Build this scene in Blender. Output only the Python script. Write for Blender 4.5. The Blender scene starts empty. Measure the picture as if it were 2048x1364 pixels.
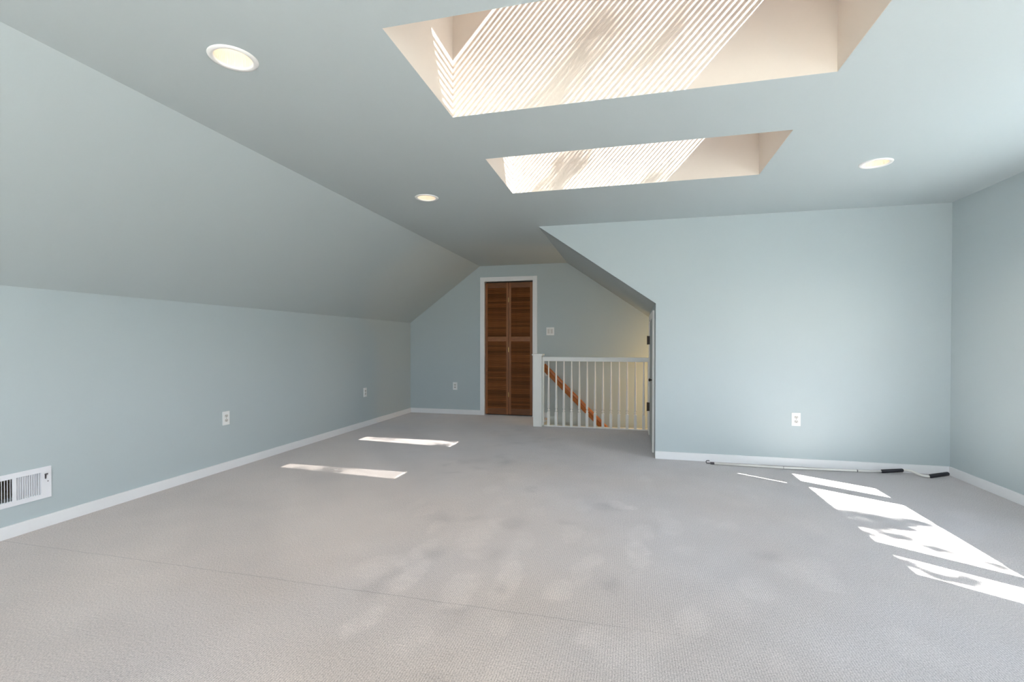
import bpy, bmesh, math, random
import numpy as np
from mathutils import Vector, Matrix
random.seed(7); rng = np.random.default_rng(11)
sc = bpy.context.scene
C = sc.collection

# ------------------------------------------------------------------ camera
YAW, PITCH, ROLL, FPX, CAMH = 0.2425, -0.0102, 0.0009, 959.52, 1.10
cam_d = bpy.data.cameras.new('camera'); cam = bpy.data.objects.new('camera', cam_d); C.objects.link(cam)
fw = Vector((-math.sin(YAW)*math.cos(PITCH), math.cos(YAW)*math.cos(PITCH), math.sin(PITCH)))
r0 = Vector((math.cos(YAW), math.sin(YAW), 0)); u0 = r0.cross(fw)
r_ = r0*math.cos(ROLL) + u0*math.sin(ROLL); u_ = -r0*math.sin(ROLL) + u0*math.cos(ROLL)
M = Matrix((r_, u_, -fw)).transposed().to_4x4(); M.translation = Vector((0, 0, CAMH))
cam.matrix_world = M
cam_d.sensor_width = 36; cam_d.lens = FPX*36/2048; cam_d.shift_x = 0.0; cam_d.shift_y = 13.9/2048
cam_d.clip_start = 0.02; cam_d.clip_end = 200
sc.camera = cam

# ------------------------------------------------------------------ world, sun, exposure
SKY_STRENGTH, SUN_STRENGTH, EXPOSURE = 4.3, 50.0, 1.32
SUN_DIR = Vector((-0.924, 0.610, -1.0))
w = bpy.data.worlds.new('sky'); sc.world = w; w.use_nodes = True
nt = w.node_tree; nt.nodes.clear()
out = nt.nodes.new('ShaderNodeOutputWorld'); bg = nt.nodes.new('ShaderNodeBackground')
tc = nt.nodes.new('ShaderNodeTexCoord'); sx = nt.nodes.new('ShaderNodeSeparateXYZ')
rp = nt.nodes.new('ShaderNodeValToRGB')
nt.links.new(tc.outputs['Generated'], sx.inputs[0]); nt.links.new(sx.outputs['Z'], rp.inputs[0])
e = rp.color_ramp.elements
e[0].position = 0.0; e[0].color = (0.74, 0.76, 0.72, 1)
e[1].position = 0.06; e[1].color = (0.90, 0.96, 1.06, 1)
n = e.new(0.9); n.color = (0.60, 0.78, 1.05, 1)
nt.links.new(rp.outputs[0], bg.inputs[0]); bg.inputs[1].default_value = SKY_STRENGTH
nt.links.new(bg.outputs[0], out.inputs[0])
sd = bpy.data.lights.new('sun', 'SUN'); sd.energy = SUN_STRENGTH; sd.angle = math.radians(0.33); sd.color = (1.0, 0.975, 0.94)
so = bpy.data.objects.new('sun', sd); C.objects.link(so); so.location = (12, -8, 14)
so.rotation_euler = SUN_DIR.to_track_quat('-Z', 'Y').to_euler()
vs = sc.view_settings
vs.view_transform = 'Standard'; vs.look = 'None'; vs.exposure = EXPOSURE; vs.gamma = 1.0; vs.use_curve_mapping = False
sc.cycles.max_bounces = 14; sc.cycles.diffuse_bounces = 8; sc.cycles.transparent_max_bounces = 12
sc.cycles.caustics_reflective = False; sc.cycles.caustics_refractive = False

# ------------------------------------------------------------------ room numbers (metres; x right, y away, z up)
XL, ZK, XS, ZC, YB = -3.392, 1.418, -2.239, 2.2725, 7.006
XR, YD, XA, XS2, ZA = 2.5945, 4.765, 0.231, -0.905, 1.478
YR = -1.60                      # rear wall behind the camera
YW = 6.34                       # near edge of the stairwell
XST = -1.19                     # top edge of the stairs
SL = (ZC-ZA)/(XA-XS2)           # pitch of the alcove slope
WY0, WY1, WZ0, WZ1 = 1.745, 3.665, 0.836, 2.00
VW0, VW1 = -1.45, 0.45           # added fill-light window on the same wall, unseen behind the camera

# ------------------------------------------------------------------ materials
def new_mat(name, col, rough=0.6, metal=0.0, spec=0.4):
    m = bpy.data.materials.new(name); m.use_nodes = True
    b = m.node_tree.nodes['Principled BSDF']
    b.inputs['Base Color'].default_value = (*col, 1); b.inputs['Roughness'].default_value = rough
    b.inputs['Metallic'].default_value = metal; b.inputs['Specular IOR Level'].default_value = spec
    return m, m.node_tree, b
def noisy(name, col, rough=0.6, scale=40, amt=0.06, bump=0.05, dist=0.002, metal=0.0, spec=0.4, stretch=None, detail=3):
    m, t, b = new_mat(name, col, rough, metal, spec)
    tcn = t.nodes.new('ShaderNodeTexCoord'); nz = t.nodes.new('ShaderNodeTexNoise')
    nz.inputs['Scale'].default_value = scale; nz.inputs['Detail'].default_value = detail
    if stretch:
        mp = t.nodes.new('ShaderNodeMapping'); mp.inputs['Scale'].default_value = stretch
        t.links.new(tcn.outputs['Object'], mp.inputs[0]); t.links.new(mp.outputs[0], nz.inputs['Vector'])
    else:
        t.links.new(tcn.outputs['Object'], nz.inputs['Vector'])
    mr = t.nodes.new('ShaderNodeMapRange'); mr.inputs['To Min'].default_value = 1-amt; mr.inputs['To Max'].default_value = 1+amt
    t.links.new(nz.outputs['Fac'], mr.inputs[0])
    mx = t.nodes.new('ShaderNodeVectorMath'); mx.operation = 'SCALE'; mx.inputs[0].default_value = col
    t.links.new(mr.outputs[0], mx.inputs['Scale']); t.links.new(mx.outputs[0], b.inputs['Base Color'])
    if bump:
        bp = t.nodes.new('ShaderNodeBump'); bp.inputs['Strength'].default_value = bump; bp.inputs['Distance'].default_value = dist
        t.links.new(nz.outputs['Fac'], bp.inputs['Height']); t.links.new(bp.outputs[0], b.inputs['Normal'])
    return m
PAINT = noisy('wall_paint', (0.462, 0.522, 0.545), 0.55, 90, 0.012, 0.08, 0.0015, spec=0.25)
CREAM = noisy('shaft_paint', (0.72, 0.655, 0.59), 0.7, 60, 0.01, 0.05, 0.001, spec=0.2)
TRIM = noisy('white_trim', (0.80, 0.80, 0.82), 0.35, 25, 0.015, 0.04, 0.001)
RAILW = noisy('rail_white', (0.80, 0.79, 0.77), 0.35, 25, 0.02, 0.04, 0.001)
PLAST = noisy('white_plastic', (0.82, 0.82, 0.82), 0.3, 30, 0.01, 0)
DARKSLOT = noisy('slot_dark', (0.05, 0.045, 0.04), 0.6, 30, 0.1, 0)
GREYIN = noisy('receptacle_face', (0.62, 0.60, 0.58), 0.35, 30, 0.02, 0)
WOOD = noisy('door_wood', (0.235, 0.085, 0.028), 0.42, 9, 0.45, 0.12, 0.001, stretch=(1.2, 6, 9), detail=6)
_t = WOOD.node_tree; _oi = _t.nodes.new('ShaderNodeObjectInfo'); _mr = _t.nodes.new('ShaderNodeMapRange'); _mr.inputs['To Min'].default_value = .62; _mr.inputs['To Max'].default_value = 1.2
_sc = _t.nodes.new('ShaderNodeVectorMath'); _sc.operation = 'SCALE'; _b = _t.nodes['Principled BSDF']; _src = _b.inputs['Base Color'].links[0].from_socket
_t.links.new(_oi.outputs['Random'], _mr.inputs[0]); _t.links.new(_mr.outputs[0], _sc.inputs['Scale']); _t.links.new(_src, _sc.inputs[0]); _t.links.new(_sc.outputs[0], _b.inputs['Base Color'])
WOODV = noisy('stile_wood', (0.25, 0.09, 0.03), 0.42, 9, 0.35, 0.12, 0.001, stretch=(9, 6, 0.9), detail=6)
ORANGE = noisy('rail_wood', (0.42, 0.135, 0.035), 0.35, 14, 0.3, 0.05, 0.001, stretch=(1, 6, 6), detail=5)
OAK = noisy('stair_wood', (0.45, 0.25, 0.12), 0.45, 14, 0.25, 0.05, 0.001, stretch=(1, 6, 6), detail=5)
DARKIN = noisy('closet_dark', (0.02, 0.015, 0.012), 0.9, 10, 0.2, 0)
BRASS = noisy('brass', (0.75, 0.55, 0.25), 0.3, 40, 0.05, 0, metal=0.9)
BRONZE = noisy('dark_bronze', (0.035, 0.025, 0.02), 0.45, 40, 0.2, 0.05, metal=0.3)
STEEL = noisy('white_metal_tube', (0.74, 0.72, 0.69), 0.3, 60, 0.03, 0)
BLACK = noisy('black_grip', (0.018, 0.018, 0.025), 0.35, 120, 0.2, 0.1, 0.0005)
SCREW = noisy('screw_metal', (0.10, 0.09, 0.10), 0.4, 60, 0.1, 0, metal=0.5)
DUCT = noisy('duct_metal', (0.18, 0.15, 0.12), 0.5, 30, 0.45, 0.1, 0.001, metal=0.4)
VENTW = noisy('register_white', (0.78, 0.78, 0.82), 0.35, 30, 0.02, 0)
BARK = noisy('bark', (0.12, 0.08, 0.05), 0.9, 20, 0.4, 0.5, 0.01)
LEAF = noisy('leaf', (0.07, 0.16, 0.035), 0.5, 5, 0.3, 0)
SHADE, _t, _b = new_mat('shade_fabric', (0.85, 0.86, 0.88), 0.8)
_tr = _t.nodes.new('ShaderNodeBsdfTranslucent'); _tr.inputs[0].default_value = (0.85, 0.86, 0.88, 1)
_mx = _t.nodes.new('ShaderNodeMixShader'); _mx.inputs[0].default_value = 0.22
_t.links.new(_b.outputs[0], _mx.inputs[1]); _t.links.new(_tr.outputs[0], _mx.inputs[2])
_t.links.new(_mx.outputs[0], _t.nodes['Material Output'].inputs[0])
GLASS = bpy.data.materials.new('clear_glass'); GLASS.use_nodes = True
_t = GLASS.node_tree; _t.nodes.clear()
_o = _t.nodes.new('ShaderNodeOutputMaterial'); _a = _t.nodes.new('ShaderNodeBsdfTransparent'); _g = _t.nodes.new('ShaderNodeBsdfGlossy')
_g.inputs['Roughness'].default_value = 0.02; _a.inputs[0].default_value = (0.96, 0.98, 0.97, 1)
_m = _t.nodes.new('ShaderNodeMixShader'); _f = _t.nodes.new('ShaderNodeLayerWeight'); _p = _t.nodes.new('ShaderNodeMath'); _p.operation = 'POWER'; _p.inputs[1].default_value = 5
_q = _t.nodes.new('ShaderNodeMath'); _q.operation = 'MULTIPLY_ADD'; _q.inputs[1].default_value = 0.9; _q.inputs[2].default_value = 0.04
_t.links.new(_f.outputs['Facing'], _p.inputs[0]); _t.links.new(_p.outputs[0], _q.inputs[0]); _t.links.new(_q.outputs[0], _m.inputs[0]); _t.links.new(_a.outputs[0], _m.inputs[1]); _t.links.new(_g.outputs[0], _m.inputs[2]); _t.links.new(_m.outputs[0], _o.inputs[0])
TINTED = GLASS.copy(); TINTED.name = 'tinted_skylight_glass'
for _n in TINTED.node_tree.nodes:
    if _n.type == 'BSDF_TRANSPARENT': _n.inputs[0].default_value = (.36, .36, .355, 1)
def emis(name, col, s):
    m, t, b = new_mat(name, col, 0.5); b.inputs['Emission Color'].default_value = (*col, 1); b.inputs['Emission Strength'].default_value = s
    return m
BULB = emis('bulb_glow', (1.0, 0.90, 0.76), 1.9)
GLOBE = emis('globe_glow', (1.0, 0.72, 0.38), 4.0)
REFL, _t, _b = new_mat('reflector', (0.80, 0.72, 0.62), 0.35)

def carpet(name, attr=True):
    m, t, b = new_mat(name, (0.5, 0.46, 0.43), 0.95, spec=0.05)
    b.inputs['Sheen Weight'].default_value = 0.55; b.inputs['Sheen Roughness'].default_value = 0.42; b.inputs['Sheen Tint'].default_value = (.95, .95, 1, 1)
    N = t.nodes.new; Lk = t.links.new
    tcn = N('ShaderNodeTexCoord')
    n1 = N('ShaderNodeTexNoise'); n1.inputs['Scale'].default_value = 240; n1.inputs['Detail'].default_value = 3; n1.inputs['Roughness'].default_value = 0.7
    mp = N('ShaderNodeMapping'); mp.inputs['Scale'].default_value = (1.0, 0.55, 1.0)
    Lk(tcn.outputs['Object'], mp.inputs[0]); Lk(mp.outputs[0], n1.inputs['Vector'])
    wv = N('ShaderNodeTexWave'); wv.wave_type = 'BANDS'; wv.bands_direction = 'X'
    wv.inputs['Scale'].default_value = 33.0; wv.inputs['Distortion'].default_value = 3.0; wv.inputs['Detail'].default_value = 2; wv.inputs['Detail Scale'].default_value = 6
    Lk(tcn.outputs['Object'], wv.inputs['Vector'])
    h = N('ShaderNodeMath'); h.operation = 'MULTIPLY_ADD'; h.inputs[1].default_value = 0.13; Lk(wv.outputs['Fac'], h.inputs[0]); Lk(n1.outputs['Fac'], h.inputs[2])
    mr = N('ShaderNodeMapRange'); mr.inputs['From Min'].default_value = 0.32; mr.inputs['From Max'].default_value = 0.80
    mr.inputs['To Min'].default_value = 0.50; mr.inputs['To Max'].default_value = 1.36
    Lk(h.outputs[0], mr.inputs[0])
    base = N('ShaderNodeMix'); base.data_type = 'RGBA'
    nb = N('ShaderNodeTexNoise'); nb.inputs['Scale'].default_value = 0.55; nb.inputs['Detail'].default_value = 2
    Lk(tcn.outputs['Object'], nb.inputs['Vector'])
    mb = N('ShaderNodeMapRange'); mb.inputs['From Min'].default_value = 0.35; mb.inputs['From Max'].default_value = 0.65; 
    sq = N('ShaderNodeSeparateXYZ'); Lk(tcn.outputs['Object'], sq.inputs[0])      # warm-to-cool light across the room, painted into the carpet colour
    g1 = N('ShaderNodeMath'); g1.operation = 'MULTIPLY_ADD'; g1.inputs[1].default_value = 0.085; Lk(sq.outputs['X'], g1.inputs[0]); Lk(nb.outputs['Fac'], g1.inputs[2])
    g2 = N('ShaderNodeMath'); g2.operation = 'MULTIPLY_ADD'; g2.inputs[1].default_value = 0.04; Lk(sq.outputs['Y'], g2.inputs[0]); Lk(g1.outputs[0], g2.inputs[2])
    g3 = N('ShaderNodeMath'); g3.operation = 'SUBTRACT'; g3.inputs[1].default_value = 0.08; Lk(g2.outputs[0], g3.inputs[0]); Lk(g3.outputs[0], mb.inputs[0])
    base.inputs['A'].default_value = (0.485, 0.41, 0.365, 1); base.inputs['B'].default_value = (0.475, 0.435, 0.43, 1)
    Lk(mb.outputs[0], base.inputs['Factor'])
    sc1 = N('ShaderNodeVectorMath'); sc1.operation = 'SCALE'; Lk(base.outputs['Result'], sc1.inputs[0]); Lk(mr.outputs[0], sc1.inputs['Scale'])
    last = sc1
    if attr:
        at = N('ShaderNodeAttribute'); at.attribute_name = 'nap'
        s2 = N('ShaderNodeVectorMath'); s2.operation = 'SCALE'; Lk(sc1.outputs[0], s2.inputs[0]); Lk(at.outputs['Fac'], s2.inputs['Scale'])
        # the seam between two carpet widths
        sp = N('ShaderNodeSeparateXYZ'); Lk(tcn.outputs['Object'], sp.inputs[0])
        ns = N('ShaderNodeTexNoise'); ns.inputs['Scale'].default_value = 7; ns.inputs['Detail'].default_value = 4; Lk(tcn.outputs['Object'], ns.inputs['Vector'])
        a1 = N('ShaderNodeMath'); a1.operation = 'MULTIPLY_ADD'; a1.inputs[1].default_value = 0.02; Lk(ns.outputs['Fac'], a1.inputs[0]); Lk(sp.outputs['Y'], a1.inputs[2])
        a2 = N('ShaderNodeMath'); a2.operation = 'SUBTRACT'; a2.inputs[1].default_value = 1.905; Lk(a1.outputs[0], a2.inputs[0])
        a3 = N('ShaderNodeMath'); a3.operation = 'ABSOLUTE'; Lk(a2.outputs[0], a3.inputs[0])
        a4 = N('ShaderNodeMapRange'); a4.inputs['From Min'].default_value = 0.001; a4.inputs['From Max'].default_value = 0.005
        a4.inputs['To Min'].default_value = 0.80; a4.inputs['To Max'].default_value = 1.0; Lk(a3.outputs[0], a4.inputs[0])
        fx = N('ShaderNodeMapRange'); fx.inputs['From Min'].default_value = -.3; fx.inputs['From Max'].default_value = .5; fx.inputs['To Min'].default_value = .78; fx.inputs['To Max'].default_value = 1.0
        Lk(sp.outputs['X'], fx.inputs[0]); Lk(fx.outputs[0], a4.inputs['To Min'])
        s3 = N('ShaderNodeVectorMath'); s3.operation = 'SCALE'; Lk(s2.outputs[0], s3.inputs[0]); Lk(a4.outputs[0], s3.inputs['Scale'])
        last = s3
    Lk(last.outputs[0], b.inputs['Base Color'])
    bp = N('ShaderNodeBump'); bp.inputs['Strength'].default_value = 0.55; bp.inputs['Distance'].default_value = 0.004
    Lk(h.outputs[0], bp.inputs['Height']); Lk(bp.outputs[0], b.inputs['Normal'])
    return m
for _m_ in (BULB, GLOBE): _m_.cycles.emission_sampling = 'NONE'
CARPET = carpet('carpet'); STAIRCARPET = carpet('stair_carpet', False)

# ------------------------------------------------------------------ mesh helpers
def link(name, me, mat, parent=None, smooth=False):
    o = bpy.data.objects.new(name, me); C.objects.link(o)
    if mat: me.materials.append(mat)
    if parent: o.parent = parent
    if smooth:
        me.polygons.foreach_set('use_smooth', [True]*len(me.polygons))
    return o
def obj(name, bm, mat, parent=None, smooth=False, bevel=0.0):
    if bevel: bmesh.ops.bevel(bm, geom=bm.edges[:], offset=bevel, segments=2, affect='EDGES', profile=0.7)
    bmesh.ops.recalc_face_normals(bm, faces=bm.faces[:])
    me = bpy.data.meshes.new(name); bm.to_mesh(me); bm.free()
    return link(name, me, mat, parent, smooth)
def box(bm, x0, x1, y0, y1, z0, z1, rot=None):
    vs_ = [bm.verts.new((x, y, z)) for x in (x0, x1) for y in (y0, y1) for z in (z0, z1)]
    for f in ((0,1,3,2), (4,6,7,5), (0,4,5,1), (2,3,7,6), (0,2,6,4), (1,5,7,3)): bm.faces.new([vs_[i] for i in f])
    if rot:
        ctr, axis, ang = rot
        bmesh.ops.rotate(bm, verts=vs_, cent=ctr, matrix=Matrix.Rotation(ang, 3, axis))
    return bm
def boxo(name, x0, x1, y0, y1, z0, z1, mat, parent=None, bevel=0.0):
    return obj(name, box(bmesh.new(), x0, x1, y0, y1, z0, z1), mat, parent, bevel=bevel)
def prism(bm, pts, a0, a1, axis='Y'):
    """extrude a polygon: axis Y -> pts are (x,z); axis X -> (y,z); axis Z -> (x,y)"""
    f = {'Y': lambda p, a: (p[0], a, p[1]), 'X': lambda p, a: (a, p[0], p[1]), 'Z': lambda p, a: (p[0], p[1], a)}[axis]
    A = [bm.verts.new(f(p, a0)) for p in pts]; B = [bm.verts.new(f(p, a1)) for p in pts]
    bm.faces.new(A); bm.faces.new(B[::-1]); k = len(pts)
    for i in range(k): bm.faces.new((A[i], A[(i+1) % k], B[(i+1) % k], B[i]))
    return bm
def lathe(bm, prof, n=24, loc=(0, 0, 0), closed=False):
    rings = []
    for r, z in prof:
        rings.append([bm.verts.new((loc[0]+r*math.cos(2*math.pi*i/n), loc[1]+r*math.sin(2*math.pi*i/n), loc[2]+z)) for i in range(n)])
    for a, b in zip(rings, rings[1:]):
        for i in range(n): bm.faces.new((a[i], a[(i+1) % n], b[(i+1) % n], b[i]))
    if closed: bm.faces.new(rings[0][::-1]); bm.faces.new(rings[-1])
    return bm
def tube(bm, pts, rad, n=10, caps=True):
    pts = [Vector(p) for p in pts]; rads = rad if isinstance(rad, (list, tuple)) else [rad]*len(pts)
    rings = []; prev = None
    for i, p in enumerate(pts):
        d = (pts[min(i+1, len(pts)-1)] - pts[max(i-1, 0)]).normalized()
        if prev is None:
            s = d.cross(Vector((0, 0, 1)));  s = s if s.length > 1e-3 else d.cross(Vector((1, 0, 0)))
        else: s = prev - d*prev.dot(d)
        s.normalize(); prev = s; t = d.cross(s)
        rings.append([bm.verts.new(p + (s*math.cos(2*math.pi*k/n) + t*math.sin(2*math.pi*k/n))*rads[i]) for k in range(n)])
    for a, b in zip(rings, rings[1:]):
        for i in range(n): bm.faces.new((a[i], a[(i+1) % n], b[(i+1) % n], b[i]))
    if caps: bm.faces.new(rings[0][::-1]); bm.faces.new(rings[-1])
    return bm
def thing(name, label, cat, loc=(0, 0, 0), group=None, rotz=0.0):
    o = bpy.data.objects.new(name, None); C.objects.link(o); o.empty_display_size = 0.1
    o.location = loc; o.rotation_euler = (0, 0, rotz); o['label'] = label; o['category'] = cat
    if group: o['group'] = group
    return o
def struct(o, label=None):
    o['kind'] = 'structure'
    if label: o['label'] = label
    return o
def sroot(name, loc=(0, 0, 0)):
    o = bpy.data.objects.new(name, None); C.objects.link(o); o.location = loc; o['kind'] = 'structure'; return o

# ------------------------------------------------------------------ floor with its nap
LIGHT = [(-1.012,2.081,.059,.161),(-1.07,2.415,.048,.102),(-.742,2.029,.079,.167),(-.865,2.57,.099,.167),(-.563,2.144,.07,.205),(-.576,2.572,.062,.121),(-1.129,2.656,.045,.123),(-.804,2.819,.046,.093),(-.32,2.089,.061,.112),(-.218,2.279,.059,.159),(-.193,2.402,.05,.079),(.07,2.855,.072,.138),(.038,2.552,.065,.194),(-.334,2.739,.057,.132),(.563,3.071,.067,.096),(.235,3.037,.061,.155),(-.05,3.315,.101,.073),(.81,2.614,.111,.145),(.858,2.498,.07,.087),(.23,1.992,.059,.114),(-1.021,1.663,.058,.11),(-.776,1.658,.066,.082),(1.011,2.012,.081,.116),(-.755,2.366,.078,.092),(-1.095,2.252,.051,.091),(-.483,1.764,.058,.066),(-.126,1.804,.056,.064),(-1.25,2.127,.062,.117),(.525,2.345,.068,.103),(2.074,3.608,.071,.135),(1.689,3.992,.109,.118)]
DARK = [(-.69,2.806,.06,.103),(-1.133,2.824,.071,.099),(-.964,2.866,.063,.062),(-.372,2.927,.038,.033),(-.147,3.26,.084,.051),(-.076,2.195,.039,.07),(-.676,1.82,.051,.075),(-.692,2.382,.052,.091),(-.583,2.046,.028,.033),(-.71,3.513,.047,.062),(-1.208,4.503,.049,.063),(-1.289,4.037,.066,.043),(-1.2,5.105,.082,.066),(-1.04,5.283,.07,.084),(-.867,5.443,.072,.088),(-1.477,4.173,.058,.037),(-1.621,4.043,.034,.036),(-1.445,3.829,.085,.032),(-1.12,4.263,.069,.114),(-1.022,5.494,.087,.121),(-.619,1.498,.05,.038),(.706,2.731,.065,.068),(-.994,2.338,.052,.062),(-1.113,1.959,.045,.123)]
def vnoise(X, Y, s, seed):
    r = np.random.default_rng(seed); G = r.random((256, 256)); x = X*s+100; y = Y*s+100
    xi = np.floor(x).astype(int); yi = np.floor(y).astype(int); fx = x-xi; fy = y-yi; fx = fx*fx*(3-2*fx); fy = fy*fy*(3-2*fy)
    g = lambda a, b: G[a % 256, b % 256]
    return (g(xi, yi)*(1-fx)+g(xi+1, yi)*fx)*(1-fy)+(g(xi, yi+1)*(1-fx)+g(xi+1, yi+1)*fx)*fy
def make_floor():
    st = 0.02
    xs = np.concatenate([[XL-.02], np.arange(-3.38, 2.60, st), [XR+.02]]); ys = np.concatenate([[YR-.02], np.arange(-0.2, YB, st), [YB+.02]])
    snap = lambda a, v: a.__setitem__(np.argmin(abs(a-v)), v)
    snap(xs, XST); snap(ys, YW); snap(xs, XA+.02); snap(ys, YD+.02); snap(ys, YW)
    X, Y = np.meshgrid(xs, ys, indexing='ij'); nx, ny = X.shape
    co = np.zeros((nx*ny, 3)); co[:, 0] = X.ravel(); co[:, 1] = Y.ravel()
    I, J = np.meshgrid(np.arange(nx-1), np.arange(ny-1), indexing='ij')
    cx = (xs[:-1]+xs[1:])[I]/2; cy = (ys[:-1]+ys[1:])[J]/2
    ok = ~(((cx > XST) & (cy > YW)) | ((cx > XA+.02) & (cy > YD+.02)))
    I = I[ok]; J = J[ok]; F = np.stack([I*ny+J, (I+1)*ny+J, (I+1)*ny+J+1, I*ny+J+1], 1)
    used = np.zeros(nx*ny, bool); used[F.ravel()] = True; rm = np.cumsum(used)-1
    F = rm[F]; co = co[used]
    me = bpy.data.meshes.new('floor'); me.vertices.add(len(co)); me.vertices.foreach_set('co', co.ravel())
    me.loops.add(F.size); me.loops.foreach_set('vertex_index', F.ravel().astype(np.int32))
    me.polygons.add(len(F)); me.polygons.foreach_set('loop_start', np.arange(0, F.size, 4, dtype=np.int32))
    me.update(calc_edges=True)
    x, y = co[:, 0], co[:, 1]; nap = np.ones(len(co))
    wx = x + 0.05*(vnoise(x, y, 11, 5)-.5) + .02*(vnoise(x, y, 30, 15)-.5); wy = y + 0.11*(vnoise(x, y, 10, 6)-.5) + .03*(vnoise(x, y, 30, 16)-.5)
    def blob(cx_, cy_, rx, ry, p=3.2, soft=0.16):
        d = (abs((wx-cx_)/rx)**2 + abs((wy-cy_)/ry)**2)**.5
        return np.clip((1+soft-d)/(2*soft), 0, 1)**1.2
    L_ = np.zeros(len(co)); D_ = np.zeros(len(co))
    inner = .45 + .75*vnoise(x, y, 22, 21)
    for i_, c_ in enumerate(LIGHT): L_ = np.maximum(L_, blob(*c_)*(.95, .6, .8, .7)[i_ % 4]*(1 if c_[0] < .4 else .6)*inner)
    for c_ in DARK: D_ = np.maximum(D_, blob(c_[0], c_[1], c_[2], c_[3], soft=.8)*.75)
    r = np.random.default_rng(3)
    for _ in range(46):           # more, fainter, wandering prints
        a = (r.uniform(-1.6, 1.6), r.uniform(1.3, 4.2), r.uniform(.04, .07), r.uniform(.07, .14))
        L_ = np.maximum(L_, blob(*a)*r.uniform(.15, .5)*inner)
    nap += 0.16*L_ - 0.21*D_
    # broad brushed nap: strokes slanting toward the left wall
    s = vnoise(x*1.0+y*.9, y*.35-x*.15, 3.2, 1); nap += 0.07*(s-.5)*2*np.clip((.8-x)/1.5, .25, 1)
    nap += 0.05*(vnoise(x, y, 1.1, 2)-.5)*2 + 0.035*(vnoise(x, y, 7, 4)-.5)*2
    # worn, slightly stained walkway toward the door
    tr = np.exp(-((x+1.25+.1*(y-4))/.45)**2)*np.clip((y-3.4)/.8, 0, 1)
    nap -= tr*(0.05+0.10*np.clip(vnoise(x, y, 8, 8)-.62, 0, 1)/.38)
    at = me.attributes.new('nap', 'FLOAT', 'POINT'); at.data.foreach_set('value', nap.astype(np.float32))
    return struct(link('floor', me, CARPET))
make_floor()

# ------------------------------------------------------------------ ceiling (L shaped, two skylight openings, three downlight holes)
SKY = [(1.632, 2.358), (2.940, 3.662)]; SX0, SX1 = -0.902, 0.862
LAMPS = [(-1.594, 1.655), (-1.602, 3.605), (1.545, 3.612)]; LR = 0.072
def boolean_diff(name, bm, cutters, mat):
    o = obj(name, bm, mat); tmp = []
    for cb in cutters:
        bmesh.ops.recalc_face_normals(cb, faces=cb.faces[:])
        me = bpy.data.meshes.new('cut'); cb.to_mesh(me); cb.free(); k = bpy.data.objects.new('cut', me); C.objects.link(k); tmp.append(k)
        md = o.modifiers.new('b', 'BOOLEAN'); md.object = k; md.operation = 'DIFFERENCE'; md.solver = 'EXACT'
    bpy.context.view_layer.update()
    me = bpy.data.meshes.new_from_object(o.evaluated_get(bpy.context.evaluated_depsgraph_get()))
    o.modifiers.clear(); o.data = me
    for k in tmp: bpy.data.objects.remove(k)
    return o
cut = [box(bmesh.new(), SX0-.001, SX1+.001, a-.001, b+.001, ZC-.1, ZC+.2) for a, b in SKY]
cut += [lathe(bmesh.new(), [(LR+.004, -.1), (LR+.004, .2)], 40, (x, y, ZC), True) for x, y in LAMPS]
bm = prism(bmesh.new(), [(XS, YR), (XR, YR), (XR, YD), (XS2, YD), (XS2, YB), (XS, YB)], ZC, ZC+.012, 'Z')
struct(boolean_diff('ceiling', bm, cut, PAINT))

# ------------------------------------------------------------------ walls and slopes
T = 0.10
def S(name, bm, mat=PAINT): return struct(obj(name, bm, mat))
VY0, VY1, VZ0, VZ1 = 1.715, 2.095, 0.205, 0.335      # hole behind the register
bm = bmesh.new()
for a in ((YR-T, VY0, -.05, ZK), (VY1, YB+T, -.05, ZK), (VY0, VY1, -.05, VZ0), (VY0, VY1, VZ1, ZK)): box(bm, XL-T, XL, *a)
S('wall_left', bm)
nl = Vector((-(ZC-ZK), XS-XL)).normalized()*T
S('ceiling_slope_left', prism(bmesh.new(), [(XL, ZK), (XS, ZC), (XS, ZC+.15), (XL-T, ZK+.06), (XL-T, ZK)], YR-T, YB+T))
bm = bmesh.new()      # back wall: wall with the door opening
DX0, DX1, DZ = -2.166, -1.413, 2.035
zt = lambda X: ZC if X < XS2 else ZC-SL*(X-XS2)
prism(bm, [(XL-T, 0), (DX0, 0), (DX0, ZC+.1), (XS-.05, ZC+.1), (XL-T, ZK+.05)], YB, YB+T)
prism(bm, [(DX0, DZ), (DX1, DZ), (DX1, ZC+.1), (DX0, ZC+.1)], YB, YB+T)
prism(bm, [(DX1, -2.9), (1.9, -2.9), (1.9, .35), (XS2, ZC+.1), (DX1, ZC+.1)], YB, YB+T)
S('wall_back', bm)
S('ceiling_slope_right', prism(bmesh.new(), [(XS2, ZC), (1.9, zt(1.9)), (1.9, zt(1.9)+.15), (XS2, ZC+.15)], YD+.01, YB+T))
S('wall_front', prism(bmesh.new(), [(XS2, ZC), (XA, ZA), (XA, 0), (XA, -.05), (XR+T, -.05), (XR+T, ZC+.02), (XS2, ZC+.02)], YD, YD+.08))
S('wall_alcove', prism(bmesh.new(), [(YD+.08, -.05), (6.28, -.05), (6.28, ZA), (YD+.08, ZA)], XA, XA+.06, 'X'))
bm = bmesh.new()
for a in ((YR-T, WY0, -.05, ZC+.02), (WY1, YD+T, -.05, ZC+.02), (WY0, WY1, -.05, WZ0), (WY0, WY1, WZ1, ZC+.02)):
    if a[0] == YR-T: a = (YR-T, VW0, -.05, ZC+.02); box(bm, XR, XR+.14, VW1, WY0, -.05, ZC+.02); box(bm, XR, XR+.14, VW0, VW1, -.05, WZ0); box(bm, XR, XR+.14, VW0, VW1, WZ1, ZC+.02)
    box(bm, XR, XR+.14, *a)
S('wall_right', bm)
RX0, RX1, RZ0, RZ1 = -2.1, 1.0, 0.80, 2.12
bm = bmesh.new()
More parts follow.
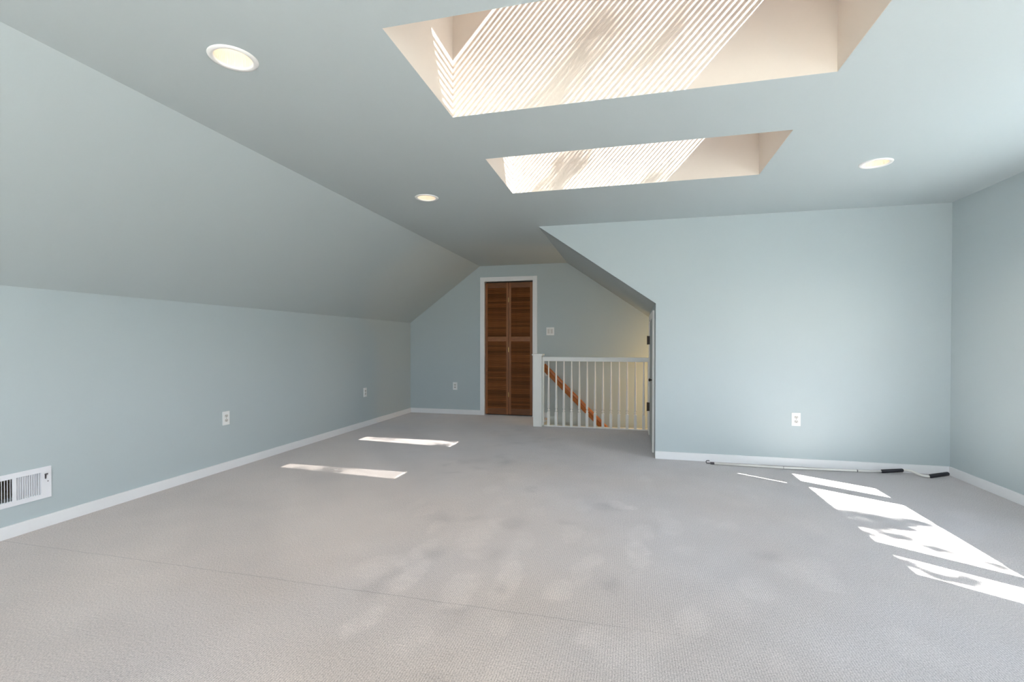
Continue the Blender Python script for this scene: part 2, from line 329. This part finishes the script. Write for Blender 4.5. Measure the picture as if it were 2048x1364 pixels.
for a in ((XL-T, RX0, -.05, 2.5), (RX1, XR+T, -.05, 2.5), (RX0, RX1, -.05, RZ0), (RX0, RX1, RZ1, 2.5)): box(bm, a[0], a[1], YR-.14, YR, a[2], a[3])
S('wall_rear', bm)
# stairwell enclosure under the floor
bm = bmesh.new()
box(bm, XST, 1.9, YW-.08, YW, -2.9, -.015)                         # near wall below the landing
prism(bm, [(XA+.06, -.015), (1.9, -.015), (1.9, zt(1.9)+.05), (XA+.06, zt(XA+.06)+.05)], YW-.08, YW)
box(bm, 1.9, 2.0, YW-.08, YB+T, -2.9, .5); box(bm, XST, 2.0, YW-.08, YB+T, -3.0, -2.9); box(bm, XST-.08, XST, YW-.08, YB+T, -2.9, -.03)
S('wall_stairwell', bm)
# baseboards
BH, BT = .072, .012
def bboard(name, x0, x1, y0, y1): struct(obj(name, box(bmesh.new(), x0, x1, y0, y1, 0, BH), TRIM, bevel=.003))
bboard('baseboard_left', XL, XL+BT, YR, YB); bboard('baseboard_back', XL, DX0-.065, YB-BT, YB)
bboard('baseboard_front', XA-.001, XR, YD-BT, YD); bboard('baseboard_right', XR-BT, XR, YR, YD); bboard('baseboard_rear', XL, XR, YR, YR+BT)
bboard('baseboard_stair', DX1+.065, XST, YB-BT, YB)

# ------------------------------------------------------------------ skylights: deep cream shafts, glass, slatted blinds
KR = 0.15; GX0, GX1 = -0.45, 0.83
zr = lambda x: 2.865 + KR*(0.80-x)
for k, (a, b) in enumerate(SKY):
    sk = sroot('window_%d' % (k+1), ((SX0+SX1)/2, (a+b)/2, ZC))
    off = sk.location; P = lambda bm_: (bmesh.ops.translate(bm_, verts=bm_.verts[:], vec=-off), bm_)[1]
    prof = [(SX0, ZC+.0006), (SX1, ZC+.0006), (SX1, zr(SX1)), (GX0, zr(GX0)), (SX0, 2.80)]
    obj('shaft_wall', P(prism(bmesh.new(), prof, b, b+.02)), CREAM, sk)
    obj('shaft_wall', P(prism(bmesh.new(), prof, a-.02, a)), CREAM, sk)
    obj('shaft_wall', P(box(bmesh.new(), SX0-.02, SX0, a-.02, b+.02, ZC+.0006, 2.84)), CREAM, sk)
    obj('shaft_wall', P(box(bmesh.new(), SX1, SX1+.02, a-.02, b+.02, ZC+.0006, zr(SX1)+.03)), CREAM, sk)
    obj('shaft_top', P(prism(bmesh.new(), [(SX0-.02, 2.80), (GX0, zr(GX0)), (GX0, zr(GX0)+.04), (SX0-.02, 2.84)], a-.02, b+.02)), CREAM, sk)
    near = (.125, .055)[k]
    fr = bmesh.new()
    sl = lambda x0, x1, h0, h1: [(x0, zr(x0)+h0), (x1, zr(x1)+h0), (x1, zr(x1)+h1), (x0, zr(x0)+h1)]
    prism(fr, sl(GX0-.05, SX1+.03, 0, .05), a-.03, a+near); prism(fr, sl(GX0-.05, SX1+.03, 0, .05), b-.012, b+.04)
    prism(fr, sl(GX0-.05, GX0, 0, .05), a, b); prism(fr, sl(GX1, SX1+.03, 0, .05), a, b)
    obj('window_frame', P(fr), OAK, sk)
    obj('pane', P(prism(bmesh.new(), sl(GX0, GX1, .052, .058), a+near-.01, b)), TINTED, sk)
    # blind
    bl = thing('slatted_blind', ('white slatted blind nearly closed in the nearer, larger ceiling skylight', 'white slatted blind half open in the farther ceiling skylight')[k], 'blind', ((GX0+GX1)/2, (a+near+b)/2, zr(.19)), 'blinds inside the two skylights')
    ang = math.radians((11.0, 29.0)[k]); y0, y1 = a+near+.004, b-.016
    ln = (y1-y0)
    sm = bmesh.new()       # curved slat running along y
    for i in range(4):
        for j in range(2):
            t = -.0125+.025*i/3; z = .0016*(1-(t/.0125)**2)
            sm.verts.new((t*math.cos(ang)-z*math.sin(ang), (-.5, .5)[j]*ln, t*math.sin(ang)+z*math.cos(ang)))
    sm.verts.ensure_lookup_table()
    for i in range(3): sm.faces.new([sm.verts[q] for q in (2*i, 2*i+2, 2*i+3, 2*i+1)])
    mesh = bpy.data.meshes.new('slat'); sm.to_mesh(mesh); sm.free(); mesh.materials.append(TRIM)
    xq = GX0+.016
    while xq < GX1-.042:
        s_ = bpy.data.objects.new('slat', mesh); C.objects.link(s_); s_.parent = bl
        s_.location = Vector((xq, (y0+y1)/2, zr(xq)-.016)) - bl.location; xq += .0285
    for yy in (y0+.12, y1-.12):
        obj('cord', tube(bmesh.new(), [Vector((GX0, yy, zr(GX0)-.004))-bl.location, Vector((GX1, yy, zr(GX1)-.004))-bl.location], .0012, 6), TRIM, bl)

# ------------------------------------------------------------------ window on the right wall with pulled-down shades
wr = sroot('window_3', (XR, (WY0+WY1)/2, WZ0))
D = lambda bm_: (bmesh.ops.translate(bm_, verts=bm_.verts[:], vec=-Vector(wr.location)), bm_)[1]
fr = bmesh.new()
for y0, y1 in ((WY0, WY0+.02), (2.052, 2.205), (3.266, 3.415), (WY1-.012, WY1)): box(fr, XR+.002, XR+.034, y0, y1, WZ0, WZ1)
box(fr, XR+.002, XR+.034, WY0, WY1, WZ0-.001, WZ0+.012); box(fr, XR+.002, XR+.034, WY0, WY1, WZ1-.03, WZ1)
obj('window_frame', D(fr), TRIM, wr)
cs = bmesh.new()
box(cs, XR-.015, XR, WY0-.06, WY0, WZ0-.06, WZ1+.06); box(cs, XR-.015, XR, WY1, WY1+.06, WZ0-.06, WZ1+.06)
box(cs, XR-.015, XR, WY0-.06, WY1+.06, WZ1, WZ1+.06); box(cs, XR-.02, XR+.01, WY0-.07, WY1+.07, WZ0-.05, WZ0)
obj('casing', D(cs), TRIM, wr)
for y0, y1 in ((WY0+.02, 2.052), (2.205, 3.266), (3.415, WY1-.012)):
    obj('pane', D(box(bmesh.new(), XR+.026, XR+.030, y0, y1, WZ0+.02, WZ1-.03)), GLASS, wr)
for i, (y0, y1, lb) in enumerate(((WY0+.02, 2.052, 'narrow white shade on the near pane of the right window'), (2.206, 3.252, 'wide white shade half down on the middle pane of the right window'), (3.417, 3.652, 'narrow white shade on the far pane of the right window'))):
    sh = thing('roller_shade', lb, 'shade', (XR+.012, (y0+y1)/2, WZ1-.03), 'shades in the right window')
    hh = (WZ1-.03-1.40)
    if i == 1: obj('light_gap_block', box(bmesh.new(), -.008, .008, (y1-y0)/2-.002, (y1-y0)/2+.018, -hh-.012, -hh+.115), TRIM, sh)  # added block, shortens the sliver of sun beside the middle shade
    obj('fabric', box(bmesh.new(), -.0008, .0008, -(y1-y0)/2, (y1-y0)/2, -hh, 0), SHADE, sh)
    obj('hem_bar', box(bmesh.new(), -.006, .006, -(y1-y0)/2, (y1-y0)/2, -hh-.012, -hh+.004), TRIM, sh)
# unseen window added behind the camera for fill light
wb = sroot('window_4', ((RX0+RX1)/2, YR, RZ0))
fr = bmesh.new(); dz = RZ1-RZ0; cx_ = (RX0+RX1)/2
for x0, x1, z0, z1 in ((RX0, RX0+.05, 0, dz), (RX1-.05, RX1, 0, dz), (cx_-.03, cx_+.03, 0, dz), (RX0, RX1, 0, .05), (RX0, RX1, dz-.05, dz), (RX0, RX1, dz/2-.02, dz/2+.02)):
    box(fr, x0-cx_, x1-cx_, -.11, -.02, z0, z1)
obj('window_frame', fr, TRIM, wb)  # frame of the added rear fill-light window
obj('pane', box(bmesh.new(), RX0-cx_, RX1-cx_, -.066, -.062, 0, dz), GLASS, wb)  # pane of the added rear fill-light window
wn = sroot('window_5', (XR, VW0, WZ0)); ly, lz = VW1-VW0, WZ1-WZ0  # added right-wall window, out of view, brings in more daylight
fr = bmesh.new()
for q_ in ((0, .04, 0, lz), (ly-.04, ly, 0, lz), (ly/2-.03, ly/2+.03, 0, lz), (0, ly, 0, .04), (0, ly, lz-.04, lz)): box(fr, .002, .04, *q_)
obj('window_frame', fr, TRIM, wn); obj('pane', box(bmesh.new(), .026, .030, 0, ly, 0, lz), GLASS, wn)  # frame and pane of the added right-wall fill-light window
for nm, loc, rot, sx_, sy_ in (('portal_second', (XR+.145, (VW0+VW1)/2, (WZ0+WZ1)/2), (0, math.pi/2, 0), WZ1-WZ0, VW1-VW0), ('portal_side', (XR+.145, (WY0+WY1)/2, (WZ0+WZ1)/2), (0, math.pi/2, 0), WZ1-WZ0, WY1-WY0), ('portal_rear', ((RX0+RX1)/2, YR-.145, (RZ0+RZ1)/2), (-math.pi/2, 0, 0), RX1-RX0, dz)):
    ld = bpy.data.lights.new(nm, 'AREA'); ld.shape = 'RECTANGLE'; ld.size = sx_; ld.size_y = sy_; ld.cycles.is_portal = True
    lo = bpy.data.objects.new(nm, ld); C.objects.link(lo); lo.location = loc; lo.rotation_euler = rot
    if nm == 'portal_rear': lo.rotation_euler = (math.pi/2, 0, 0)
for k, (a, b) in enumerate(SKY):
    ld = bpy.data.lights.new('portal_sky', 'AREA'); ld.shape = 'RECTANGLE'; ld.size = GX1-GX0; ld.size_y = b-a; ld.cycles.is_portal = True
    lo = bpy.data.objects.new('portal_sky', ld); C.objects.link(lo); lo.location = ((GX0+GX1)/2, (a+b)/2, zr(.19)+.07); lo.rotation_euler = (0, math.atan(KR), 0)

# ------------------------------------------------------------------ bifold closet door (door_1) with louvre slats
door = sroot('door_1', ((DX0+DX1)/2, YB, 0)); ox = (DX0+DX1)/2
cs = bmesh.new()
box(cs, -2.231-ox, DX0-ox, -.016, 0, 0, 2.098); box(cs, DX1-ox, -1.348-ox, -.016, 0, 0, 2.098); box(cs, DX0-ox, DX1-ox, -.016, 0, DZ, 2.098)
obj('casing', cs, TRIM, door, bevel=.002)
jb = bmesh.new()
box(jb, DX0-ox-.02, DX0-ox+.003, -.01, T, 0, DZ+.02); box(jb, DX1-ox-.003, DX1-ox+.02, -.01, T, 0, DZ+.02); box(jb, DX0-ox, DX1-ox, -.01, T, DZ-.002, DZ+.02)
obj('jamb', jb, TRIM, door)
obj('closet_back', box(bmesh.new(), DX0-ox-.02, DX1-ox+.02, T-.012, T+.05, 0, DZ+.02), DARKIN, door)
obj('threshold', box(bmesh.new(), DX0-ox-.02, DX1-ox+.02, -.0, T+.05, -.06, -.001), STAIRCARPET, door)
pw = (DX1-DX0-.03)/2
def slat_mesh(w_):
    b_ = bmesh.new(); box(b_, -w_/2, w_/2, -.003, .003, -.0165, .0165); bmesh.ops.rotate(b_, verts=b_.verts[:], cent=(0, 0, 0), matrix=Matrix.Rotation(math.radians(-38), 3, 'X'))
    me = bpy.data.meshes.new('slat'); b_.to_mesh(me); b_.free(); me.materials.append(WOOD); return me
ph = 1.992; z0 = .02
for k in range(2):
    px = DX0-ox+.012+pw/2+k*(pw+.006)
    b_ = bmesh.new(); sw = .034
    box(b_, -pw/2, -pw/2+sw, -.014, .014, 0, ph); box(b_, pw/2-sw, pw/2, -.014, .014, 0, ph)
    pn = obj('door_panel', b_, WOODV, door, bevel=.0015); pn.location = (px, .028, z0)
    rails = ((0, .085), (1.105, 1.175), (ph-.075, ph))
    for ra, rb in rails: obj('rail', box(bmesh.new(), -pw/2+sw, pw/2-sw, -.013, .013, ra, rb), WOOD, pn)
    me = slat_mesh(pw-2*sw+.004)
    for za, zb, n_ in ((.085, 1.105, 36), (1.175, ph-.075, 25)):
        stp = (zb-za)/n_
        for i in range(n_):
            s_ = bpy.data.objects.new('slat', me); C.objects.link(s_); s_.parent = pn; s_.location = (0, 0, za+stp*(i+.5))
for hz in (.30, .98, 1.73):
    h_ = obj('hinge', tube(bmesh.new(), [(0, 0, -.035), (0, 0, .035)], .0045, 10), BRASS, door); h_.location = (DX0-ox+.012+pw+.003, .010, z0+hz)

# ------------------------------------------------------------------ low access door in the alcove kneewall (door_2)
d2 = sroot('door_2', (XA, 5.55, 0))
cs = bmesh.new()
box(cs, -.018, 0, -.535, -.465, 0, 1.43); box(cs, -.018, 0, .415, .485, 0, 1.43); box(cs, -.018, 0, -.465, .415, 1.36, 1.43)
obj('casing', cs, RAILW, d2, bevel=.002)
obj('door_panel', box(bmesh.new(), -.010, 0, -.455, .405, .01, 1.352), PAINT, d2, bevel=.002)
for hz in (.34, 1.135):
    h_ = bmesh.new(); box(h_, -.040, -.010, .398, .424, hz-.05, hz+.05); tube(h_, [(-.036, .411, hz-.052), (-.036, .411, hz+.052)], .007, 10)
    obj('hinge', h_, BRONZE, d2)
kb = lathe(bmesh.new(), [(.0, 0), (.006, 0), (.006, .018), (.014, .024), (.016, .032), (.010, .040), (0, .041)], 14)
k_ = obj('latch', kb, BRONZE, d2, smooth=True); k_.rotation_euler = (0, -math.pi/2, 0); k_.location = (-.01, -.40, .72)

# ------------------------------------------------------------------ stair railing
RY = 6.28
rl = thing('stair_railing', 'white turned-baluster railing with square newel post beside the brown louvered door', 'railing', (-1.19, RY, 0))
R0 = lambda bm_: (bmesh.ops.translate(bm_, verts=bm_.verts[:], vec=-Vector(rl.location)), bm_)[1]
obj('newel_post', R0(box(bmesh.new(), -1.247, -1.133, 6.205, 6.319, 0, .935)), RAILW, rl, bevel=.002)
cp = bmesh.new(); box(cp, -1.262, -1.118, 6.190, 6.334, .935, .957); obj('post_cap', R0(cp), RAILW, rl, bevel=.004)
obj('hand_rail', R0(box(bmesh.new(), -1.133, XA+.0, 6.252, 6.308, .862, .917)), RAILW, rl, bevel=.004)
obj('bottom_rail', R0(box(bmesh.new(), -1.133, XA, 6.262, 6.335, 0, .012)), RAILW, rl)
obj('half_post', R0(box(bmesh.new(), XA-.022, XA+.002, 6.245, 6.315, 0, .862)), RAILW, rl, bevel=.002)
obj('side_strip', R0(box(bmesh.new(), -1.133, -1.115, 6.262, 6.30, 0, .862)), RAILW, rl)
def baluster():
    b_ = bmesh.new(); box(b_, -.0165, .0165, -.0165, .0165, 0, .180)
    lathe(b_, [(.0155, .180), (.0155, .187), (.009, .192), (.0165, .202), (.0165, .208), (.0095, .214), (.0095, .226), (.0145, .232), (.0150, .245), (.0135, .40), (.011, .60), (.0085, .75), (.0075, .855)], 16)
    return b_
first = obj('baluster', baluster(), RAILW, rl); first.data.polygons.foreach_set('use_smooth', [len(p.vertices) == 4 and p.center.z > .19 for p in first.data.polygons])
for i in range(13):
    o = first if i == 0 else first.copy()
    if i: C.objects.link(o); o.parent = rl
    o.location = (-1.0535+.1012*i+1.19, 0, .010)

# ------------------------------------------------------------------ stairs, handrail on the back wall, stair light
stt = sroot('floor_stairs', (XST, YW, 0)); stt['label'] = 'carpeted stairs going down behind the railing'
for i in range(12):
    obj('step', box(bmesh.new(), i*.235, (i+1)*.235+.02, .0, YB-YW, -.2*(i+1)-.2, -.2*(i+1)), STAIRCARPET, stt)
boxo('nosing', XST-.05, XST, YB-.014, YB-.001, -.19, -.0, OAK)
nz_ = bpy.data.objects['nosing']; nz_.parent = stt; nz_.location = -Vector(stt.location)
hd = thing('stair_handrail', 'orange-brown wooden handrail sloping down the back wall behind the railing', 'handrail', (-1.245, 6.93, .80))
dx_, dzz = 1.0, -.985
pr = bmesh.new(); L_ = 2.6
prof = [(a_*1.15, b_*1.5) for a_, b_ in [(-.019, -.030), (.019, -.030), (.022, -.008), (.016, .002), (.024, .010), (.022, .026), (.010, .033), (-.010, .033), (-.022, .026), (-.024, .010), (-.016, .002), (-.022, -.008)]]
prism(pr, prof, 0, L_, 'X')
q = obj('rail', pr, ORANGE, hd); q.rotation_euler = (0, math.atan2(-dzz, dx_), 0); q.location = (.0, 0, -.035)
for t in (.05, 1.25, 2.2):
    bk = tube(bmesh.new(), [(0, .075, -.085), (0, .040, -.085), (0, .012, -.075), (0, 0, -.035)], .006, 10)
    box(bk, -.018, .018, .070, .076, -.115, -.055)
    o = obj('bracket', bk, RAILW, hd); o.location = (t*.712, 0, -.035-t*.702)
lmp = thing('stair_light', 'small warm glass globe light low over the stairs at the right', 'lamp', (1.05, 6.72, zt(1.05)))
obj('base', lathe(bmesh.new(), [(.0, .02), (.06, .02), (.06, -.02), (.035, -.04), (.0, -.04)], 24), TRIM, lmp, smooth=False)
obj('globe', lathe(bmesh.new(), [(.03, -.035), (.06, -.06), (.075, -.10), (.06, -.145), (.03, -.165), (.001, -.17)], 24), GLOBE, lmp, smooth=True)
pl = bpy.data.lights.new('stair_bulb', 'POINT'); pl.energy = 15; pl.color = (1.0, .58, .23); pl.shadow_soft_size = .05
po = bpy.data.objects.new('stair_bulb', pl); C.objects.link(po); po.location = (1.05, 6.72, zt(1.05)-.27)

# ------------------------------------------------------------------ recessed ceiling lights
def downlight(x, y, label):
    t = thing('recessed_light', label, 'ceiling light', (x, y, ZC), 'recessed ceiling lights')
    obj('trim_ring', lathe(bmesh.new(), [(LR-.001, .004), (LR-.001, -.003), (LR+.004, -.006), (LR+.019, -.005), (LR+.022, .0)], 48), PLAST, t, smooth=True)
    b_ = bmesh.new(); n_ = 96; rings = []
    for j in range(9):
        f = j/8; z = .002+.085*f; r = LR-.002-.020*f
        rings.append([b_.verts.new(((r*(1+.016*(i % 2)))*math.cos(2*math.pi*i/n_), (r*(1+.016*(i % 2)))*math.sin(2*math.pi*i/n_), z)) for i in range(n_)])
    for A, B in zip(rings, rings[1:]):
        for i in range(n_): b_.faces.new((A[i], A[(i+1) % n_], B[(i+1) % n_], B[i]))
    obj('reflector', b_, REFL, t)
    obj('can', lathe(bmesh.new(), [(LR+.004, .004), (LR+.004, .15), (.001, .15)], 32), REFL, t)
    obj('bulb', lathe(bmesh.new(), [(.001, .078), (.030, .080), (.043, .088), (.047, .10), (.040, .125), (.02, .148)], 32), BULB, t, smooth=True)
    ld = bpy.data.lights.new('downlight_beam', 'SPOT'); ld.energy = 20 if y < 2 else 9; ld.color = (1, .82, .64); ld.spot_size = math.radians(140); ld.spot_blend = .8; ld.shadow_soft_size = .04
    lo = bpy.data.objects.new('downlight_beam', ld); C.objects.link(lo); lo.location = (x, y, ZC-.004)
for (x, y), lb in zip(LAMPS, ('large recessed ceiling light nearest the camera, over the left side', 'small recessed ceiling light left of the farther skylight', 'small recessed ceiling light at the right near the corner')):
    downlight(x, y, lb)

# ------------------------------------------------------------------ outlets and switch
def outlet(label, loc, rotz):
    t = thing('wall_outlet', label, 'outlet', loc, 'wall outlets', rotz)      # faces local -y
    obj('plate', box(bmesh.new(), -.036, .036, -.006, 0, -.059, .059), PLAST, t, bevel=.002)
    for s in (-1, 1):
        b_ = bmesh.new(); zc_ = s*.0195
        pts = [(.0165*math.cos(a)*1.0, zc_+.0145*math.sin(a)) for a in [i*math.pi/8 for i in range(16)]]
        pts = [(max(-.0165, min(.0165, p[0]*1.12)), zc_+max(-.012, min(.012, (p[1]-zc_)*1.1))) for p in pts]
        prism(b_, pts, -.0078, -.005); rc = obj('receptacle', b_, GREYIN, t)
        sb = bmesh.new(); box(sb, -.0080, -.0050, -.0084, -.007, zc_-.001, zc_+.0075); box(sb, .0050, .0075, -.0084, -.007, zc_-.001, zc_+.006)
        lathe(sb, [(.0, 0), (.003, 0), (.003, .0009), (0, .0009)], 10)
        vv = sb.verts[-40:] if len(sb.verts) >= 40 else []
        bmesh.ops.rotate(sb, verts=vv, cent=(0, 0, 0), matrix=Matrix.Rotation(math.pi/2, 3, 'X')); bmesh.ops.translate(sb, verts=vv, vec=(0, -.0076, zc_-.0065))
        obj('slot', sb, DARKSLOT, rc)
    sc_ = lathe(bmesh.new(), [(0, 0), (.003, 0), (.003, .001), (0, .001)], 10); o = obj('screw', sc_, SCREW, t); o.rotation_euler = (math.pi/2, 0, 0); o.location = (0, -.006, 0)
    return t
outlet('white wall outlet on the left wall, nearer and larger of its two', (XL, 3.422, .450), math.pi/2)
outlet('small white outlet at the far end of the left wall', (XL, 5.658, .450), math.pi/2)
outlet('white outlet low on the back wall left of the brown door', (-2.640, YB, .433), 0)
outlet('white outlet on the bright right wall above the long pole', (1.436, YD, .421), 0)
sw_ = thing('light_switch', 'square white double light switch right of the brown door', 'switch', (-1.152, YB, 1.274))
obj('plate', box(bmesh.new(), -.058, .058, -.006, 0, -.058, .058), PLAST, sw_, bevel=.002)
for s in (-1, 1):
    r_o = obj('rocker', box(bmesh.new(), s*.023-.0165, s*.023+.0165, -.0095, -.005, -.033, .033), GREYIN, sw_, bevel=.001)

# ------------------------------------------------------------------ wall register (vent)
vt = thing('vent_register', 'white metal wall vent with vertical slats low on the left wall', 'vent', (XL, 1.905, .267), None, 0)
VH, VW = .186/2, .455/2          # half height, half width along y (far edge 2.132)
b_ = bmesh.new()
def strip(y0, y1, z0_, z1_): box(b_, 0, .006, y0, y1, z0_, z1_)
strip(-VW, VW, VH-.030, VH); strip(-VW, VW, -VH, -VH+.027)
for a_ in ((-VW, -VW+.050), (VW-.050, VW), (.040, .058)): strip(*a_, -VH+.027, VH-.030)
obj('frame', b_, VENTW, vt)
me = None
yy = [-VW+.056+i*.0128 for i in range(18) if -VW+.056+i*.0128 < .036] + [.066+i*.0108 for i in range(11)]
def vslat(ang):
    q_ = bmesh.new(); box(q_, -.006, .006, -.0011, .0011, -.066, .066); bmesh.ops.rotate(q_, verts=q_.verts[:], cent=(0, 0, 0), matrix=Matrix.Rotation(ang, 3, 'Z'))
    m_ = bpy.data.meshes.new('slat'); q_.to_mesh(m_); q_.free(); m_.materials.append(VENTW); return m_
mA, mB = vslat(math.radians(-31)), vslat(math.radians(20))
for y_ in yy:
    s_ = bpy.data.objects.new('slat', mA if y_ < .04 else mB); C.objects.link(s_); s_.parent = vt; s_.location = (-.001, y_, 0)
for z_ in (-.042, -.018, .006, .030, .05):
    obj('damper_blade', box(bmesh.new(), -.030, -.0285, -.17, .17, z_-.008, z_+.008, ((-.03, 0, z_), 'Y', .5)), DUCT, vt)
obj('duct', box(bmesh.new(), -.14, -.09, -.2, .2, -.08, .08), DUCT, vt)
lv = bmesh.new(); box(lv, .006, .010, VW-.034, VW-.028, .022, .050); tube(lv, [(.006, VW-.031, .048), (.022, VW-.031, .052)], .0045, 8)
obj('lever', lv, SCREW, vt)
o = obj('screw', lathe(bmesh.new(), [(0, 0), (.003, 0), (.003, .0015), (0, .0015)], 10), SCREW, vt); o.rotation_euler = (0, math.pi/2, 0); o.location = (.006, VW-.018, .005)

# ------------------------------------------------------------------ crank pole on the carpet
cp_ = thing('crank_pole', 'long white crank pole with two black grips lying along the baseboard', 'pole', (1.40, 4.65, 0))
O = Vector(cp_.location); V3 = lambda *p: Vector(p)-O
pole = [(.735, 4.648, .012), (1.30, 4.628, .012), (1.918, 4.672, .013), (2.07, 4.690, .014)]
obj('tube', tube(bmesh.new(), [V3(*p) for p in pole], .0098, 12), STEEL, cp_, smooth=True)
obj('joint', tube(bmesh.new(), [V3(1.296, 4.6281, .012), V3(1.306, 4.6287, .012)], .0100, 12), SCREW, cp_)
obj('joint', tube(bmesh.new(), [V3(1.874, 4.669, .013), V3(1.882, 4.6695, .013)], .0100, 12), SCREW, cp_)
obj('hook_socket', tube(bmesh.new(), [V3(.705, 4.648, .012), V3(.738, 4.648, .012)], .0105, 12), SCREW, cp_)
hk = [(.708, 4.648, .012), (.690, 4.648, .010), (.674, 4.648, .011), (.668, 4.648, .022), (.674, 4.648, .033), (.690, 4.648, .035), (.698, 4.648, .033)]
obj('hook', tube(bmesh.new(), [V3(*p) for p in hk], .0042, 10), SCREW, cp_, smooth=True)
obj('grip', tube(bmesh.new(), [V3(2.065, 4.689, .016), V3(2.07, 4.689, .016), V3(2.225, 4.706, .030), V3(2.232, 4.707, .031)], [.012, .0155, .0155, .012], 16), BLACK, cp_, smooth=True)
bend = [(2.225, 4.706, .031), (2.252, 4.703, .034), (2.280, 4.685, .032), (2.305, 4.655, .022), (2.33, 4.63, .014), (2.355, 4.617, .012), (2.385, 4.615, .013)]
P_ = []
for i in range(len(bend)-1):       # Catmull-Rom
    p0, p1, p2, p3 = [Vector(bend[max(0, min(len(bend)-1, i+j))]) for j in (-1, 0, 1, 2)]
    for s in range(5):
        t = s/5; P_.append(.5*((2*p1)+(-p0+p2)*t+(2*p0-5*p1+4*p2-p3)*t*t+(-p0+3*p1-3*p2+p3)*t**3)-O)
P_.append(Vector(bend[-1])-O)
obj('crank', tube(bmesh.new(), P_, .0098, 12), STEEL, cp_, smooth=True)
obj('grip', tube(bmesh.new(), [V3(2.372, 4.612, .0155), V3(2.378, 4.612, .016), V3(2.515, 4.645, .036), V3(2.522, 4.646, .037)], [.012, .0165, .0165, .012], 16), BLACK, cp_, smooth=True)

# ------------------------------------------------------------------ tree outside, its leaves dapple the sun
tr_ = thing('leafy_tree', 'leafy tree outside whose branches dapple the sunlight on the carpet', 'tree', (7.6, -1.3, -3.0))
TO = Vector(tr_.location)
targets = [(1.39,3.53,.09),(1.50,3.47,.055),(1.62,3.41,.055),(1.72,3.45,.045),(1.30,3.50,.07),(1.37,3.32,.065),(1.47,3.34,.075),(1.58,3.33,.04),(1.31,3.19,.035),(1.49,3.16,.05),(1.60,3.02,.03),(1.76,2.87,.03),(1.33,2.80,.05),(1.42,2.66,.035),(1.52,2.66,.04),(1.30,2.95,.03)]
cl = []
back = -SUN_DIR
for x, y, r in targets:
    cl.append((Vector((x, y, 0))+back*6.2, r, int(330*r/.1)))
for x, y, z, r, n_ in ((-2.50, 3.62, 0, .10, 120), (-2.80, 3.60, 0, .05, 40), (-1.98, 4.80, 0, .06, 90), (-.35, 2.358, 2.35, .12, 130), (-.15, 2.358, 2.62, .10, 90), (.12, 2.358, 2.50, .07, 60), (-.62, 3.66, 2.30, .12, 120), (-.45, 3.66, 2.45, .10, 120), (.15, 3.66, 2.28, .05, 50)):
    cl.append((Vector((x, y, z))+back*(6.2-z*.5), r, n_))
tk = bmesh.new()
tube(tk, [Vector((0, 0, 0)), Vector((.05, .05, 2.5)), Vector((-.05, -.1, 5.0)), Vector((-.6, -.1, 7.5)), Vector((-1.0, -.2, 9.5))], [.22, .18, .14, .09, .04], 10)
obj('trunk', tk, BARK, tr_, smooth=True)
bt = bmesh.new()
hub1 = Vector((7.1, -1.0, 4.6)); hub2 = Vector((6.6, -1.5, 8.0))
tube(bt, [TO+Vector((-.05, -.1, 5.0))-TO, hub1-TO], [.06, .03], 8)
for c_, r, n_ in cl:
    h_ = hub2 if c_.z > 7.4 else hub1
    tube(bt, [h_-TO, (h_+c_)/2+Vector((0, 0, .1))-TO, c_-TO], [.012, .006, .002], 5)
obj('branch', bt, BARK, tr_)
vv, ff = [], []
def leaf(c_, s):
    d = Vector(rng.normal(size=3)); d.normalize(); q_ = d.cross(Vector(rng.normal(size=3))); q_.normalize(); k = len(vv)
    vv.extend([c_, c_+d*s*.5+q_*s*.28, c_+d*s, c_+d*s*.5-q_*s*.28]); ff.append((k, k+1, k+2, k+3))
for c_, r, n_ in cl:
    for _ in range(n_):
        o_ = Vector(rng.normal(size=3))*r*.62; o_.z *= .6
        leaf(c_+o_-TO, rng.uniform(.03, .065))
for _ in range(2500):         # the crown proper, beside and above the sun's path
    o_ = Vector(rng.normal(size=3)); o_.normalize(); leaf(Vector((1.2, -1.6, 9.0))+Vector((o_.x*1.6, o_.y*1.2, o_.z*2.0))*rng.uniform(.6, 1), rng.uniform(.08, .14))
me = bpy.data.meshes.new('leaves'); me.from_pydata([tuple(v) for v in vv], [], ff)
lf = link('leaves', me, LEAF, tr_); lf['kind'] = 'stuff'
